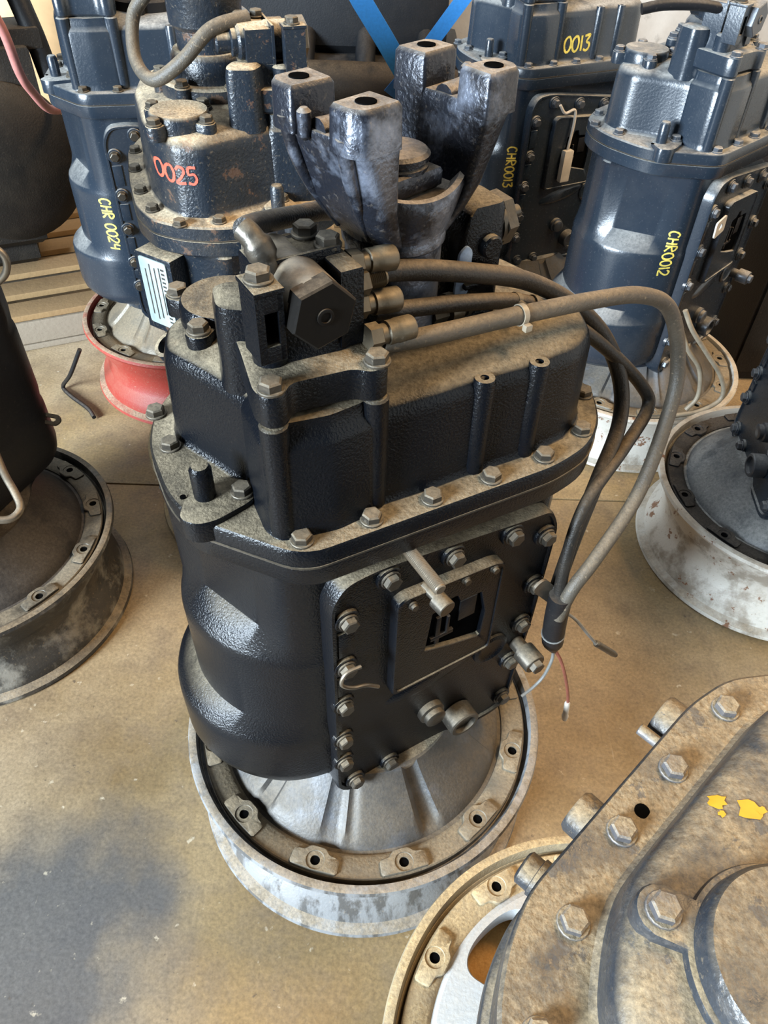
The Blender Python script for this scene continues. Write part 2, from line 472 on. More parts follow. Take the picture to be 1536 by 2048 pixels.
def m_tower():
    lower = rounded([(-.163, -.082), (-.156, -.100), (-.143, -.105), (-.10, -.114), (-.056, -.111), (-.043, -.100), (-.041, -.04), (-.06, .0), (-.13, .0), (-.155, -.02)], .008, 3)
    m = MB()
    c = (-.1, -.05)
    m.loft([[(x, y, z) for x, y in scaled(lower, s, c)] for z, s in ((.834, 1.06), (.839, 1.02), (.848, 1.0), (.944, .985), (.950, .95), (.957, .86), (.972, .84))])
    # corner columns that carry the plate bolts
    for x, y in ((-.149, -.092), (-.050, -.099)):
        m.cyl(.0135, .836, .974, 14, .002, Matrix.Translation((x, y, 0)))
    return m

def m_plate():
    pl = rounded([(-.163, -.086), (-.158, -.103), (-.142, -.106), (-.130, -.092), (-.072, -.099), (-.060, -.112), (-.043, -.110), (-.036, -.095), (-.038, .0), (-.05, .025), (-.12, .035), (-.14, .02), (-.15, -.03)], .008, 3)
    m = MB().prism(pl,   .974, 1.010, .004, both=True)
    # wet lumpy pedestal below the valve
    m.loft([[(x, y, z) for x, y in scaled(rounded([(-.135, -.06), (-.055, -.068), (-.05, -.01), (-.06, .015), (-.125, .02)], .015, 4), s, (-.095, -.03))] for z, s in ((1.004, 1.16), (1.011, 1.05), (1.022, .97), (1.04, .93))])
    m.loft([[(x, y, z) for x, y in scaled(rounded([(-.158, .0), (-.128, -.022), (-.105, -.01), (-.11, .035), (-.145, .045)], .014, 4), s, (-.13, .012))] for z, s in ((.95, 1.12), (.97, 1.04), (1.028, 1.0), (1.040, .92), (1.044, .7))])
    m.cyl(.017, 1.005, 1.04, 16, .004, Matrix.Translation((-.128, -.05, 0)))
    return m

def m_cap():
    ctr = (-.108, .118)
    pts = []
    for k in range(96):
        th = 2 * PI * k / 96
        r = .049
        for a in (220, 130, 40, 310):
            d = math.radians(a) - th
            s = .057 * math.sin(d)
            if math.cos(d) > 0 and abs(s) < .0145:
                r = max(r, .057 * math.cos(d) + math.sqrt(.0145 ** 2 - s * s))
        pts.append((ctr[0] + r * math.cos(th), ctr[1] + r * math.sin(th)))
    m = MB().prism(pts, .950, .972, .003)
    m.loft([[(ctr[0] + r * math.cos(2 * PI * k / 48), ctr[1] + r * math.sin(2 * PI * k / 48), z) for k in range(48)] for r, z in ((.049, .970), (.0475, .978), (.045, .981), (.012, .9815))])
    return m

def m_bolt():
    m = MB().lathe([(.0125, 0), (.0125, .0018), (.0118, .0026)], 16)
    return m.hexa(.0106, .0024, .0105, ch=.0014)

def m_pin():
    return MB().lathe([(.0115, 0), (.0115, .036), (.0085, .041), (.003, .0415)], 20)

def m_pad():
    p = rounded([(-.238, -.03), (-.215, .004), (-.18, .012), (-.150, -.012), (-.148, -.034), (-.165, -.044), (-.205, -.052), (-.225, -.048)], .012, 4)
    return MB().prism(p, .815, .843, .004)

def m_boss():
    m = MB().lathe([(.0125, .836), (.0118, .952), (.0105, .956), (.0045, .956), (.0045, .945)], 16, cap0=False)
    return m

SIDE = rounded([(-.122, .285), (-.102, .262), (.17, .262), (.195, .275), (.206, .5), (.207, .70), (.19, .735), (.16, .738), (-.06, .768), (-.104, .764), (-.122, .735)], .022, 4)
HOLE = [(.006, .575), (.012, .650), (.03, .653), (.036, .664), (.048, .664), (.053, .650), (.086, .648), (.098, .60), (.096, .548), (.05, .560)]
SC = (.053, .605)
SB = [(-.047, .744), (.041, .732), (.129, .722), (.187, .690), (.189, .590), (.183, .505), (.178, .412), (.181, .306), (-.101, .701), (-.104, .609), (-.108, .524), (-.110, .436), (-.110, .369), (-.092, .293), (-.031, .290)]
def m_side():
    N = 200
    so, h = polar(SIDE, SC, N), polar(HOLE, SC, N)
    m = MB().loft([[(x, y, z) for x, y in p] for p, z in ((so, .095), (so, .130), (scaled(so, .992, SC), .134), (scaled(so, .97, SC), .134), (scaled(so, .962, SC), .1305), (scaled(h, 1.3, SC), .1305), (h, .1305), (h, .113))], False, False, FRONT)
    for x, z in SB:
        m.lathe([(.017, .128), (.0165, .1345), (.0155, .1355), (.003, .1355)], 18, FRONT @ Matrix.Translation((x, z, 0)))
    for (xa, za), (xb, zb) in zip(SB[8:12], SB[9:13]):
        m.box(xa - .012, xa + .010, zb + .022, za - .022, .129, .1335, .0015, FRONT)
    # cast swelling below the window
    m.loft([[(.035 + .075 * s * math.cos(2 * PI * k / 32), .478 + .018 * s * math.sin(2 * PI * k / 32) + .012 * math.cos(2 * PI * k / 32), z) for k in range(32)] for z, s in ((.128, 1.15), (.134, .9), (.136, .6), (.1365, .1))], M=FRONT)
    m.lathe([(.03, .128), (.029, .134), (.024, .136), (.02, .133), (.01, .1325)], 28, FRONT @ Matrix.Translation((.134, .474, 0)))
    return m
def m_window():
    N = 200
    out = rounded([(-.042, .506), (-.042, .700), (-.03, .708), (.10, .698), (.116, .690), (.118, .506)], .008, 4)
    so, h = polar(out, SC, N), polar(HOLE, SC, N)
    return MB().loft([[(x, y, z) for x, y in p] for p, z in ((so, .1300), (so, .1435), (scaled(so, .985, SC), .1455), (scaled(so, .95, SC), .1455), (scaled(so, .94, SC), .1435), (scaled(h, 1.02, SC), .1435), (h, .1425), (h, .129))], False, False, FRONT)
def m_window_shade():  # added black sheet that paints in the dark depth of the window
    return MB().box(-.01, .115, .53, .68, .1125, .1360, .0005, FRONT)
def m_rail():
    m = MB()
    m.box(.015, .05, .585, .592, .1360, .1415, .001, FRONT)
    m.box(.022, .029, .575, .63, .1360, .141, .001, FRONT)
    m.box(.038, .042, .59, .625, .1360, .142, .001, FRONT)
    m.box(.058, .084, .60, .64, .1360, .139, .001, FRONT)
    return m

def thread(m, r, z0, z1, M, pitch=.002, seg=16):
    prof, z = [(r * .3, z0), (r, z0)], z0
    while z < z1 - .003:
        prof += [(r, z + pitch * .2), (r * .88, z + pitch * .6)]
        z += pitch
    prof += [(r * .85, z1 - .001), (r * .7, z1), (r * .2, z1)]
    return m.lathe(prof, seg, M)

BELL_A0 = 13.8
def m_bell_ring():
    return MB().lathe([(.240, .186), (.276, .186), (.278, .189), (.278, .2035), (.276, .2055), (.246, .2055), (.240, .201)], 96, loop=True)
def m_boss_pad():
    # raised lug with a drilled bolt hole, sits on the bell ring at radius .262 (built at the origin, x outwards)
    lug = rounded([(-.021, -.012), (-.012, -.020), (-.011, -.036), (.013, -.038), (.015, 0), (.013, .038), (-.011, .036), (-.012, .020), (-.021, .012)], .005, 3)
    h = [(.0075 * math.cos(2 * PI * k / 72), .0075 * math.sin(2 * PI * k / 72)) for k in range(72)]
    w = [(.0135 * math.cos(2 * PI * k / 72), .0135 * math.sin(2 * PI * k / 72)) for k in range(72)]
    lp = polar(lug, (0, 0), 72)
    return MB().loft([[(x, y, z) for x, y in p] for p, z in ((lp, -.003), (lp, .0045), (scaled(lp, .93, (0, 0)), .006), (scaled(w, 1.06, (0, 0)), .006), (w, .0045), (h, .0045), (h, -.006), (scaled(h, .1, (0, 0)), -.006))], False, True)
def m_hole_shade():  # flat black disc painting the shade inside a hole
    return MB().lathe([(.0073, 0), (.0073, .0012), (.001, .0013)], 16)
CHAN = [(-92, 5, .014), (-125, 3, .006), (-133, 5, .009), (-165, 5, .010), (-35, 15, .010), (20, 10, .012), (70, 10, .01), (110, 10, .012), (160, 6, .01)]
def m_bell(chan=CHAN):
    N, rings = 240, []
    for r, z in ((.243, .190), (.243, .198), (.238, .198), (.233, .199), (.228, .206), (.222, .213), (.212, .222), (.198, .234), (.185, .246), (.172, .259), (.160, .272), (.150, .285)):
        ring = []
        for k in range(N):
            a = 360 * k / N
            dz = 0
            if r < .235:
                for c, w, d in chan:
                    e = abs((a - c + 180) % 360 - 180)
                    t = min(1, max(0, (w - e) / 2.2))
                    dz = max(dz, d * t * t * (3 - 2 * t))
                dz *= min(1, (.235 - r) / .02)
            ring.append((r * math.cos(math.radians(a)), r * math.sin(math.radians(a)), z - dz))
        rings.append(ring)
    return MB().loft(rings, False, True)
def m_bell_open():
    # silver housing with kidney shaped windows between broad spokes
    m = MB().lathe([(.243, .190), (.243, .199), (.238, .202), (.233, .205)], 240, cap0=False, cap1=False)
    m.lathe([(.150, .2167), (.148, .222), (.10, .30)], 240, cap0=False, cap1=True)
    zz = lambda r: .205 + (.233 - r) / .0035 * .0005
    for q in range(6):
        def pt(u, v, dz=0.0):
            a, r = math.radians(87 + 60 * q + 30 * u), .1915 + .0415 * v
            return (r * math.cos(a), r * math.sin(a), zz(r) + dz)
        rings = [[], [], [], [], []]
        for k in range(192):
            t = 2 * PI * k / 192
            cx, cy = math.cos(t), math.sin(t)
            sq = 1 / max(abs(cx), abs(cy))
            se = 1 / (abs(cx / .56) ** 3.2 + abs(cy / .84) ** 3.2) ** (1 / 3.2)
            rings[0].append(pt(cx * se, cy * se, -.045))
            rings[1].append(pt(cx * se, cy * se, -.003))
            rings[2].append(pt(cx * se * 1.03, cy * se * 1.03, 0))
            rings[3].append(pt(cx * (se * .5 + sq * .5), cy * (se * .5 + sq * .5), 0))
            rings[4].append(pt(cx * sq, cy * sq, 0))
        m.loft(rings, False, False)
    return m

YC = (.033, .012)
def m_yoke():
    Y = Matrix.Translation((YC[0], YC[1], 0)) @ Matrix.Rotation(math.radians(13), 4, 'Z')
    m = MB()
    N = 64
    def ell(a, b, z, t=0): return [(a * math.cos(2 * PI * k / N), b * math.sin(2 * PI * k / N), z + t * (math.cos(2 * PI * k / N) ** 2)) for k in range(N)]
    m.loft([ell(.047, .047, .955), ell(.047, .047, 1.060), ell(.0500, .0500, 1.063), ell(.0505, .0505, 1.070), ell(.0495, .0495, 1.073), ell(.054, .053, 1.083), ell(.064, .056, 1.096, .006), ell(.074, .057, 1.108, .016), ell(.076, .055, 1.113, .020),
            ell(.070, .050, 1.1145, .018), ell(.058, .043, 1.108, .004), ell(.03, .03, 1.106), ell(.005, .005, 1.106)], True, True, Y)
    for s in (-1, 1):
        # each arm: horizontal slices from the bowl up to the saddle, then two pads
        def slice_(z, ui, uo, w, r=.012, k=0.0):
            p = rounded([(ui, -w), (uo - r * .6, -w * .97), (uo, -w * .6), (uo + k, 0), (uo, w * .6), (uo - r * .6, w * .97), (ui, w), (ui + .004, 0)], r, 4)
            return [(s * x, y, z) for x, y in p]
        m.loft([slice_(1.070, .022, .044, .040), slice_(1.090, .034, .060, .047), slice_(1.110, .042, .072, .052), slice_(1.135, .046, .080, .055, .010, .002), slice_(1.160, .049, .088, .057, .008, .003), slice_(1.172, .050, .092, .0575, .006, .003), slice_(1.176, .052, .091, .056, .006, .003)], M=Y)
        for q in (-1, 1):
            pad = rounded([(s * .050, q * .0575), (s * .089, q * .0575), (s * .097, q * .046), (s * .097, q * .022), (s * .052, q * .020)], .004, 3)
            m.loft([[(x, y, 1.168) for x, y in scaled(pad, 1.03, (s * .075, q * .04))], [(x, y, 1.199) for x, y in pad], [(x, y, 1.203) for x, y in inset(pad, .003)]], M=Y)
            # blended ribs on the outside
            m.tube([(s * .050, q * .020, 1.082), (s * .072, q * .030, 1.118), (s * .086, q * .034, 1.150), (s * .092, q * .036, 1.180)], lambda t: .005 + .003 * t, 10, 5, M=Y)
        m.tube([(s * .058, 0, 1.172), (s * .09, 0, 1.174)], .011, 12, 1, M=Y)
        m.cyl(.006, 1.168, 1.192, 12, .003, Y @ Matrix.Translation((s * .096, 0.008, 0)))
    return m
YOKE = Matrix.Translation((YC[0], YC[1], 0)) @ Matrix.Rotation(math.radians(13), 4, 'Z')
def m_nut():
    m = MB().box(-.030, .030, -.030, .030, 1.108, 1.128, .004)
    return m.lathe([(.030, 1.126), (.030, 1.130), (.027, 1.131), (.027, 1.134), (.031, 1.135), (.031, 1.139), (.028, 1.142), (.004, 1.1425)], 32)

def m_valve():
    m = MB()
    m.box(-.122, -.052, -.036, .004, 1.022, 1.078, .003)
    m.box(-.126, -.046, -.040, -.036, 1.024, 1.083, .001)              # thin bracket plate
    m.box(-.062, -.040, -.070, -.010, 1.000, 1.076, .003)              # port block on the hose side
    return m
def m_valve_cylinder():
    A = axis_mat((-.0905, -.078, 1.056), (0, 1, 0))
    m = MB().lathe([(.0268, -.002), (.0268, .045), (.0255, .048), (.0255, .088), (.022, .092)], 40, A)
    m.lathe([(.020, .09), (.020, .100), (.014, .102), (.014, .122), (.011, .125), (.003, .1255)], 24, A)
    return m
def m_hexplug():
    m = MB().hexa(.0305, 0, .018, ch=.0015)
    m.lathe([(.0075, .0175), (.0075, .0195), (.0065, .0198), (.0048, .0198), (.0048, .014), (.001, .014)], 20, cap0=False)
    return m
def m_slotted():
    m = MB()
    m.box(-.145, -.138, -.084, -.052, 1.018, 1.082, .001)
    m.box(-.138, -.122, -.084, -.079, 1.064, 1.082, .001)
    m.box(-.138, -.122, -.084, -.079, 1.018, 1.034, .001)
    m.box(-.138, -.122, -.057, -.052, 1.018, 1.082, .001)
    m.box(-.146, -.120, -.086, -.050, 1.080, 1.085, .001)
    m.box(-.126, -.121, -.084, -.052, 1.018, 1.082, .001)
    return m
def m_servo():
    m = MB()
    b = rounded([(.088, -.022), (.146, -.022), (.146, .035), (.088, .035)], .012, 4)
    c = (.125, .005)
    m.loft([[(x, y, z) for x, y in scaled(b, s, c)] for z, s in ((.955, 1.15), (.97, 1.02), (1.05, 1.0))] + [[(max(x, .10 + .0), y, 1.078) for x, y in scaled(b, .96, c)], [(max(x, .108), y, 1.084) for x, y in scaled(b, .86, c)]])
    m.box(.095, .13, -.030, -.02, 1.005, 1.012, .002)
    m.cyl(.012, 0, .012, 16, .002, axis_mat((.125, -.018, 1.045), (0, -1, 0)))
    return m
def m_servo_cap():
    m = MB().lathe([(.024, 0), (.024, .005)], 24)
    m.hexa(.027, .005, .017)
    return m.lathe([(.008, .016), (.008, .027), (.0065, .028), (.0065, .034), (.004, .034), (.004, .026)], 16)
def m_fitting():
    m = MB().hexa(.0125, 0, .013)
    m.lathe([(.0095, .012), (.0095, .019), (.0115, .020), (.0115, .028), (.0122, .030), (.0122, .046), (.0108, .048)], 18)
    return m
def m_nipple():
    m = MB().lathe([(.0105, 0), (.0105, .006)], 18)
    m.hexa(.0135, .006, .016)
    return thread(m, .0088, .016, .036, None, .0018, 18)

HOSES = {
 'A': ([(-.025, -.04, 1.061), (.026, -.04, 1.051), (.091, -.04, 1.032), (.174, -.03, .998), (.248, -.03, .952), (.305, -.04, .898), (.336, -.06, .834), (.328, -.085, .781), (.28, -.115, .73), (.236, -.14, .663), (.217, -.150, .574)], .0100, 'rubber'),
 'B': ([(-.025, -.05, 1.026), (.022, -.05, 1.018), (.087, -.05, 1.006), (.165, -.045, .982), (.244, -.04, .933), (.315, -.05, .876), (.375, -.065, .815), (.383, -.08, .785), (.326, -.105, .758), (.252, -.13, .715), (.222, -.148, .645), (.214, -.162, .565)], .0085, 'rubber'),
 'C': ([(-.029, -.075, 1.008), (.009, -.08, 1.006), (.067, -.08, 1.001), (.129, -.08, .996), (.224, -.08, .986), (.307, -.075, .968), (.372, -.07, .931), (.403, -.08, .869), (.4, -.1, .805), (.34, -.14, .705), (.262, -.165, .640), (.222, -.172, .600), (.214, -.170, .541)], .0095, 'rubber_tan'),
}

# stroke letters, unit height, drawn like marker pen
GLYPH = {
 '0': ([[(.3, 1), (.08, .8), (.02, .45), (.14, .08), (.34, 0), (.52, .2), (.57, .6), (.45, .92), (.3, 1)]], .68),
 '1': ([[(.12, 1), (.15, 0)]], .34),
 '2': ([[(.02, .8), (.2, 1), (.46, .92), (.5, .68), (.3, .35), (.02, .03), (.58, .05)]], .70),
 '3': ([[(.04, .95), (.5, 1), (.24, .58), (.5, .45), (.5, .15), (.28, 0), (.02, .1)]], .68),
 '4': ([[(.12, 1), (.05, .5), (.55, .5)], [(.48, .9), (.46, 0)]], .70),
 '5': ([[(.55, 1), (.12, .97), (.1, .58), (.42, .6), (.55, .3), (.36, .02), (.04, .08)]], .70),
 'C': ([[(.55, .85), (.32, 1), (.08, .75), (.05, .3), (.28, 0), (.56, .14)]], .70),
 'H': ([[(.06, 1), (.06, 0)], [(.5, 1), (.5, 0)], [(.06, .52), (.5, .52)]], .68),
 'R': ([[(.06, 0), (.06, 1), (.42, .95), (.48, .7), (.08, .5), (.52, 0)]], .68),
 ' ': ([], .4),
}
def lettering(name, text, parent, target_me, origin, right, up, inward, h, mat, width=.16, label=None):
    """marker strokes laid on a casting: every stroke point is dropped along `inward` onto the surface"""
    bm = bmesh.new(); bm.from_mesh(target_me)
    tree = BVHTree.FromBMesh(bm); bm.free()
    right, up, inward = Vector(right).normalized(), Vector(up).normalized(), Vector(inward).normalized()
    m, x = MB(), 0.0
    for ch in text:
        strokes, adv = GLYPH[ch]
        for s in strokes:
            P = smooth_path([(a + x, b, 0) for a, b in s], 5) if len(s) > 2 else [Vector((s[0][0] + x, s[0][1], 0)).lerp(Vector((s[1][0] + x, s[1][1], 0)), k / 8) for k in range(9)]
            L, Rr = [], []
            for i, p in enumerate(P):
                t = (P[min(i + 1, len(P) - 1)] - P[max(i - 1, 0)]).normalized()
                nrm = Vector((-t.y, t.x, 0)) * (width * .5 * (0.85 + .3 * random.random()))
                for lst, q in ((L, p + nrm), (Rr, p - nrm)):
                    w = Vector(origin) + right * (q.x * h) + up * (q.y * h) - inward * .3
                    hit, no, _, _ = tree.ray_cast(w, inward)
                    lst.append((hit - inward * .0010) if hit else None)
            for i in range(len(P) - 1):
                q = (L[i], L[i + 1], Rr[i + 1], Rr[i])
                if all(q): m.add(q, [(0, 1, 2, 3)])
        x += adv
    if not m.v: return None
    return part(name, None, lambda: m, mat, parent, label=label)

FB = [(-.199, .152), (-.204, .088), (-.139, -.112), (-.064, -.121), (.007, -.126), (.081, -.130), (.154, -.131), (.222, -.116), (.271, -.062), (.283, .01), (.266, .09), (.222, .152), (.14, .190), (.05, .199), (-.05, .199), (-.13, .188)]
def gearbox(label, loc, rot, paint='black', bolt='bolt', bell='bell', ring='bell_ring', group=None, main=False, top='plain', side=True, open_bell=False, smooth_bell=False, z=0.0):
    g = thing('gearbox', label, 'gearbox', (loc[0], loc[1], z), math.radians(rot), group)
    P, Bm = MT[paint], MT[bolt]
    part('bell_housing', 'bell_smooth' if smooth_bell else 'bell', (lambda: m_bell([])) if smooth_bell else m_bell, MT[bell], g)
    rg = part('bell_flange', 'bell_ring', m_bell_ring, MT[ring], g)
    for k in range(12):
        a = math.radians(BELL_A0 + 30 * k)
        lug = part('flange_lug', 'lug', m_boss_pad, MT[ring], rg, M=Matrix.Translation((.2605 * math.cos(a), .2605 * math.sin(a), .2048)) @ Matrix.Rotation(a, 4, 'Z'))
        part('bolt_hole_shade', 'plug', m_hole_shade, MT['dark'], rg, loc=(.2605 * math.cos(a), .2605 * math.sin(a), .2053))
    case = part('main_case', 'case', m_case, P, g)
    cov = part('rear_cover', 'cover', m_cover, P, g)
    part('gasket', 'gasket', m_gasket, MT['bolt'], cov)
    part('mounting_pad', 'pad', m_pad, P, cov)
    part('dowel_pin', 'pin', m_pin, P, cov, loc=(-.201, -.012, .843))
    part('dowel_hole_shade', 'plug', m_hole_shade, MT['dark'], cov, M=Matrix.Translation((-.222, -.004, .8425)) @ Matrix.Diagonal((.45, .45, 1, 1)))
    for x, y in ((.072, -.106), (.138, -.110)):
        part('threaded_boss', 'boss', m_boss, P, cov, loc=(x, y, 0))
    for i, (x, y) in enumerate(FB):
        part('flange_bolt', 'bolt', m_bolt, Bm, cov, M=Matrix.Translation((x, y, .8352)) @ Matrix.Rotation(i * 1.3, 4, 'Z'))
    part('flange_bolt', 'bolt', m_bolt, Bm, cov, M=Matrix.Translation((-.166, -.027, .843)) @ Matrix.Rotation(.4, 4, 'Z'))
    tw = part('valve_tower', 'tower', m_tower, P, g)
    cap = part('bearing_cap', 'cap', m_cap, P, g)
    for a in (220, 130, 40, 310):
        a = math.radians(a)
        part('cap_bolt', 'bolt', m_bolt, Bm, cap, M=Matrix.Translation((-.108 + .057 * math.cos(a), .118 + .057 * math.sin(a), .972)) @ Matrix.Rotation(a, 4, 'Z'))
    pl = part('valve_plate', 'plate', m_plate, P, g)
    for i, (x, y) in enumerate(((-.148, -.093), (-.049, -.100), (-.047, .012), (-.120, .030))):
        part('plate_bolt', 'bolt', m_bolt, Bm, pl, M=Matrix.Translation((x, y, 1.010)) @ Matrix.Rotation(i * .7, 4, 'Z'))
    if side:
        sd = part('side_cover', 'side', m_side, P, g)
        part('window_plate', 'window', m_window, P, sd)
        part('window_shade_sheet', 'window_shade', m_window_shade, MT['dark'], sd)
        part('shift_rail', 'rail', m_rail, MT['dim'], sd)
        for i, (x, zz) in enumerate(SB):
            part('cover_bolt', 'bolt', m_bolt, Bm, sd, M=Matrix.Translation((x, -.1353, zz)) @ FRONT @ Matrix.Rotation(i * .9, 4, 'Z'))
        part('drain_plug', 'drain', lambda: MB().lathe([(.021, .126), (.021, .140), (.017, .142), (.017, .150), (.014, .152), (.004, .152)], 20, FRONT @ Matrix.Translation((.036, .385, 0))), Bm, sd)
        part('pipe_stub', 'stub', lambda: MB().lathe([(.019, .126), (.026, .132), (.026, .158), (.024, .160), (.019, .160), (.019, .152), (.004, .152)], 24, FRONT @ Matrix.Translation((.088, .335, 0))), Bm, sd)
        def sensor():
            m = MB().lathe([(.012, .126), (.012, .148), (.0175, .149), (.0175, .176), (.016, .178), (.004, .178)], 20, FRONT @ Matrix.Translation((.186, .452, 0)))
            return m.hexa(.011, .177, .187, FRONT @ Matrix.Translation((.186, .452, 0)))
        part('sensor', 'sensor', sensor, Bm, sd)
    if top in ('yoke', 'stub'):
        pass
    return g, case, cov

def flat_bolt(parent, pts, mat, name='bolt'):
    for i, (x, y, z) in enumerate(pts):
        part(name, 'bolt', m_bolt, mat, parent, M=Matrix.Translation((x, y, z)) @ Matrix.Rotation(i * .8, 4, 'Z'))

def valve_assembly(g, mat, steel, hose=False):
    v = part('shift_valve', 'valve', m_valve, MT[mat], g, loc=(-.006, 0, .010))
    part('hex_plug', 'hexplug', m_hexplug, MT[steel], v, M=axis_mat((-.0905, -.078, 1.056), (0, -1, 0)) @ Matrix.Rotation(.26, 4, 'Z'))
    part('valve_cylinder', 'vcyl', m_valve_cylinder, MT['steel'] if mat == 'black' else MT[mat], v)
    part('slotted_bracket', 'slotted', m_slotted, MT[mat], v)
    flat_bolt(v, [(-.133, -.066, 1.085), (-.052, -.028, 1.079), (-.060, .000, 1.079)], MT['bolt'])
    return v

def output_flange(g, paint, bolt):
    # round bearing retainer with the stub shaft, seen on the boxes without a yoke
    def ret():
        m = MB().lathe([(.088, .955), (.088, .985), (.084, .989), (.070, .989), (.066, 1.02), (.060, 1.03)], 40, Matrix.Translation((.03, .04, 0)))
        return m
    r = part('bearing_retainer', 'retainer', ret, MT[paint], g)
    for k in range(6):
        a = k * PI / 3 + .3
        part('retainer_boss', 'rboss', lambda: MB().cyl(.014, 0, .034, 14, .002), MT[paint], r, loc=(.03 + .088 * math.cos(a), .04 + .088 * math.sin(a), .957))
        part('retainer_bolt', 'bolt', m_bolt, MT[bolt], r, loc=(.03 + .088 * math.cos(a), .04 + .088 * math.sin(a), .991))
    part('output_shaft', 'oshaft', lambda: MB().lathe([(.052, 1.02), (.052, 1.06), (.060, 1.068), (.063, 1.14), (.066, 1.15), (.066, 1.17), (.06, 1.175), (.02, 1.175)], 36, Matrix.Translation((.03, .04, 0))), MT[paint], g)

# ------------------------------------------------------------------ wheel rims
RIM = [(.276, .0), (.298, .0), (.302, .005), (.300, .013), (.284, .020), (.280, .046), (.262, .070), (.256, .095), (.258, .125), (.272, .150), (.277, .182), (.284, .194), (.298, .199), (.3025, .207), (.3005, .2145), (.296, .216), (.2885, .2155),
       (.2855, .205), (.2845, .192), (.2825, .186), (.268, .1845), (.266, .150), (.252, .125), (.250, .095), (.256, .068), (.273, .044), (.276, .02)]
def rim(label, loc, mat, sz=1.0, group=None):
    o = part('wheel_rim', 'rim', lambda: MB().lathe(RIM, 128, loop=True), MT[mat], None, M=Matrix.Translation((loc[0], loc[1], 0)) @ Matrix.Diagonal((1, 1, sz, 1)), angle=30)
    return tag(o, label, 'wheel rim', group)

# ------------------------------------------------------------------ the oily black gearbox in the middle
MAIN = (-.022, .670)
rim('scuffed silver wheel rim under the gearbox with the yoke', MAIN, 'rim_alu')
g, case, cov = gearbox('oily black gearbox with forked yoke and hydraulic hoses on silver rim', MAIN, 32, 'black', 'bolt')
yk = part('yoke', None, m_yoke, MT['yoke'], g, label='worn cast yoke with four threaded pads')
part('yoke_nut', None, m_nut, MT['yoke'], yk, M=YOKE)
for s in (-1, 1):
    for v in (-.040, .040):
        part('threaded_hole_shade', 'yhole', lambda: MB().lathe([(.0085, -.001), (.0085, .0004), (.001, .0005)], 24), MT['dark'], yk, M=YOKE @ Matrix.Translation((s * .074, v, 1.2035)))  # black disc laid on the pad in place of a shaded hole
va = valve_assembly(g, 'black', 'plug')
def hose_end(z): return None
ends = [((-.040, -.040, 1.064), (1, 0, -.10)), ((-.040, -.050, 1.028), (1, 0, -.10)), ((-.040, -.076, 1.010), (1, 0, -.06))]
for p, d in ends:
    part('hose_fitting', 'fitting', m_fitting, MT['brass'], va, M=axis_mat(p, d))
part('threaded_nipple', 'nipple', m_nipple, MT['brass'], va, M=axis_mat((-.040, -.046, 1.047), (1, 0, 0)))
for k, (pts, r, mt) in HOSES.items():
    h = part('hydraulic_hose', None, lambda: MB().tube(pts, r, 16, 10), MT[mt], g)
    if k == 'C':
        part('cable_tie', None, lambda: MB().lathe([(.0100, -.003), (.0112, -.003), (.0112, .003), (.0100, .003)], 18, axis_mat((.129, -.08, .996), (1, 0, -.09)), loop=True).box(.125, .133, -.096, -.090, .984, .992, .001), MT['tie'], h)
    if k == 'B':
        for x, z in ((.150, .9875), (.176, .9775)):
            part('hose_clamp', None, lambda: MB().lathe([(.0086, -.003), (.0100, -.003), (.0100, .003), (.0086, .003)], 18, axis_mat((x, -.0455, z), (1, .05, -.3)), loop=True).cyl(.004, -.004, .004, 10, .001, axis_mat((x, -.057, z + .002), (0, 1, 0))), MT['bolt'], h)
# elbow and hose on the far side of the valve
eb = part('elbow_fitting', None, lambda: MB().tube([(-.116, -.035, 1.078), (-.119, -.030, 1.095), (-.124, -.022, 1.108), (-.128, -.014, 1.113)], lambda t: .0105 + .0025 * (0.3 < t < 0.55), 14, 5), MT['bolt'], g)
part('hydraulic_hose', None, lambda: MB().tube([(-.128, -.016, 1.113), (-.11, .005, 1.105), (-.057, .045, 1.085), (.006, .085, 1.062), (.05, .12, 1.02), (.06, .13, .97)], .0095, 14, 8), MT['rubber'], g)
# servo on the far right of the top
sv = part('servo_valve', None, m_servo, MT['black'], g)
part('servo_cap', None, m_servo_cap, MT['bolt'], sv, M=axis_mat((.146, .006, 1.055), (1, 0, 0.1)))
part('paint_patch', None, lambda: MB().prism(rounded([(.086, 1.0), (.103, .998), (.104, 1.045), (.097, 1.052), (.088, 1.045)], .004, 3), .0, .003, .001, Matrix.Translation((0, -.0215, 0)) @ FRONT), MT['blue_patch'], sv, label='pale blue paint patch')
part('banjo_fitting', None, lambda: MB().hexa(.013, 0, .018, axis_mat((.060, -.020, .985), (1, 0, 0))).lathe([(.010, .018), (.016, .020), (.016, .034), (.011, .036), (.011, .04), (.013, .041), (.013, .046), (.010, .047)], 18, axis_mat((.060, -.020, .985), (1, 0, 0))), MT['brass'], g)
flat_bolt(g, [(.062, .00, .966), (.160, .02, .966), (.160, -.03, .963), (.205, .03, .960), (.10, .13, .962)], MT['bolt'], 'cover_bolt')
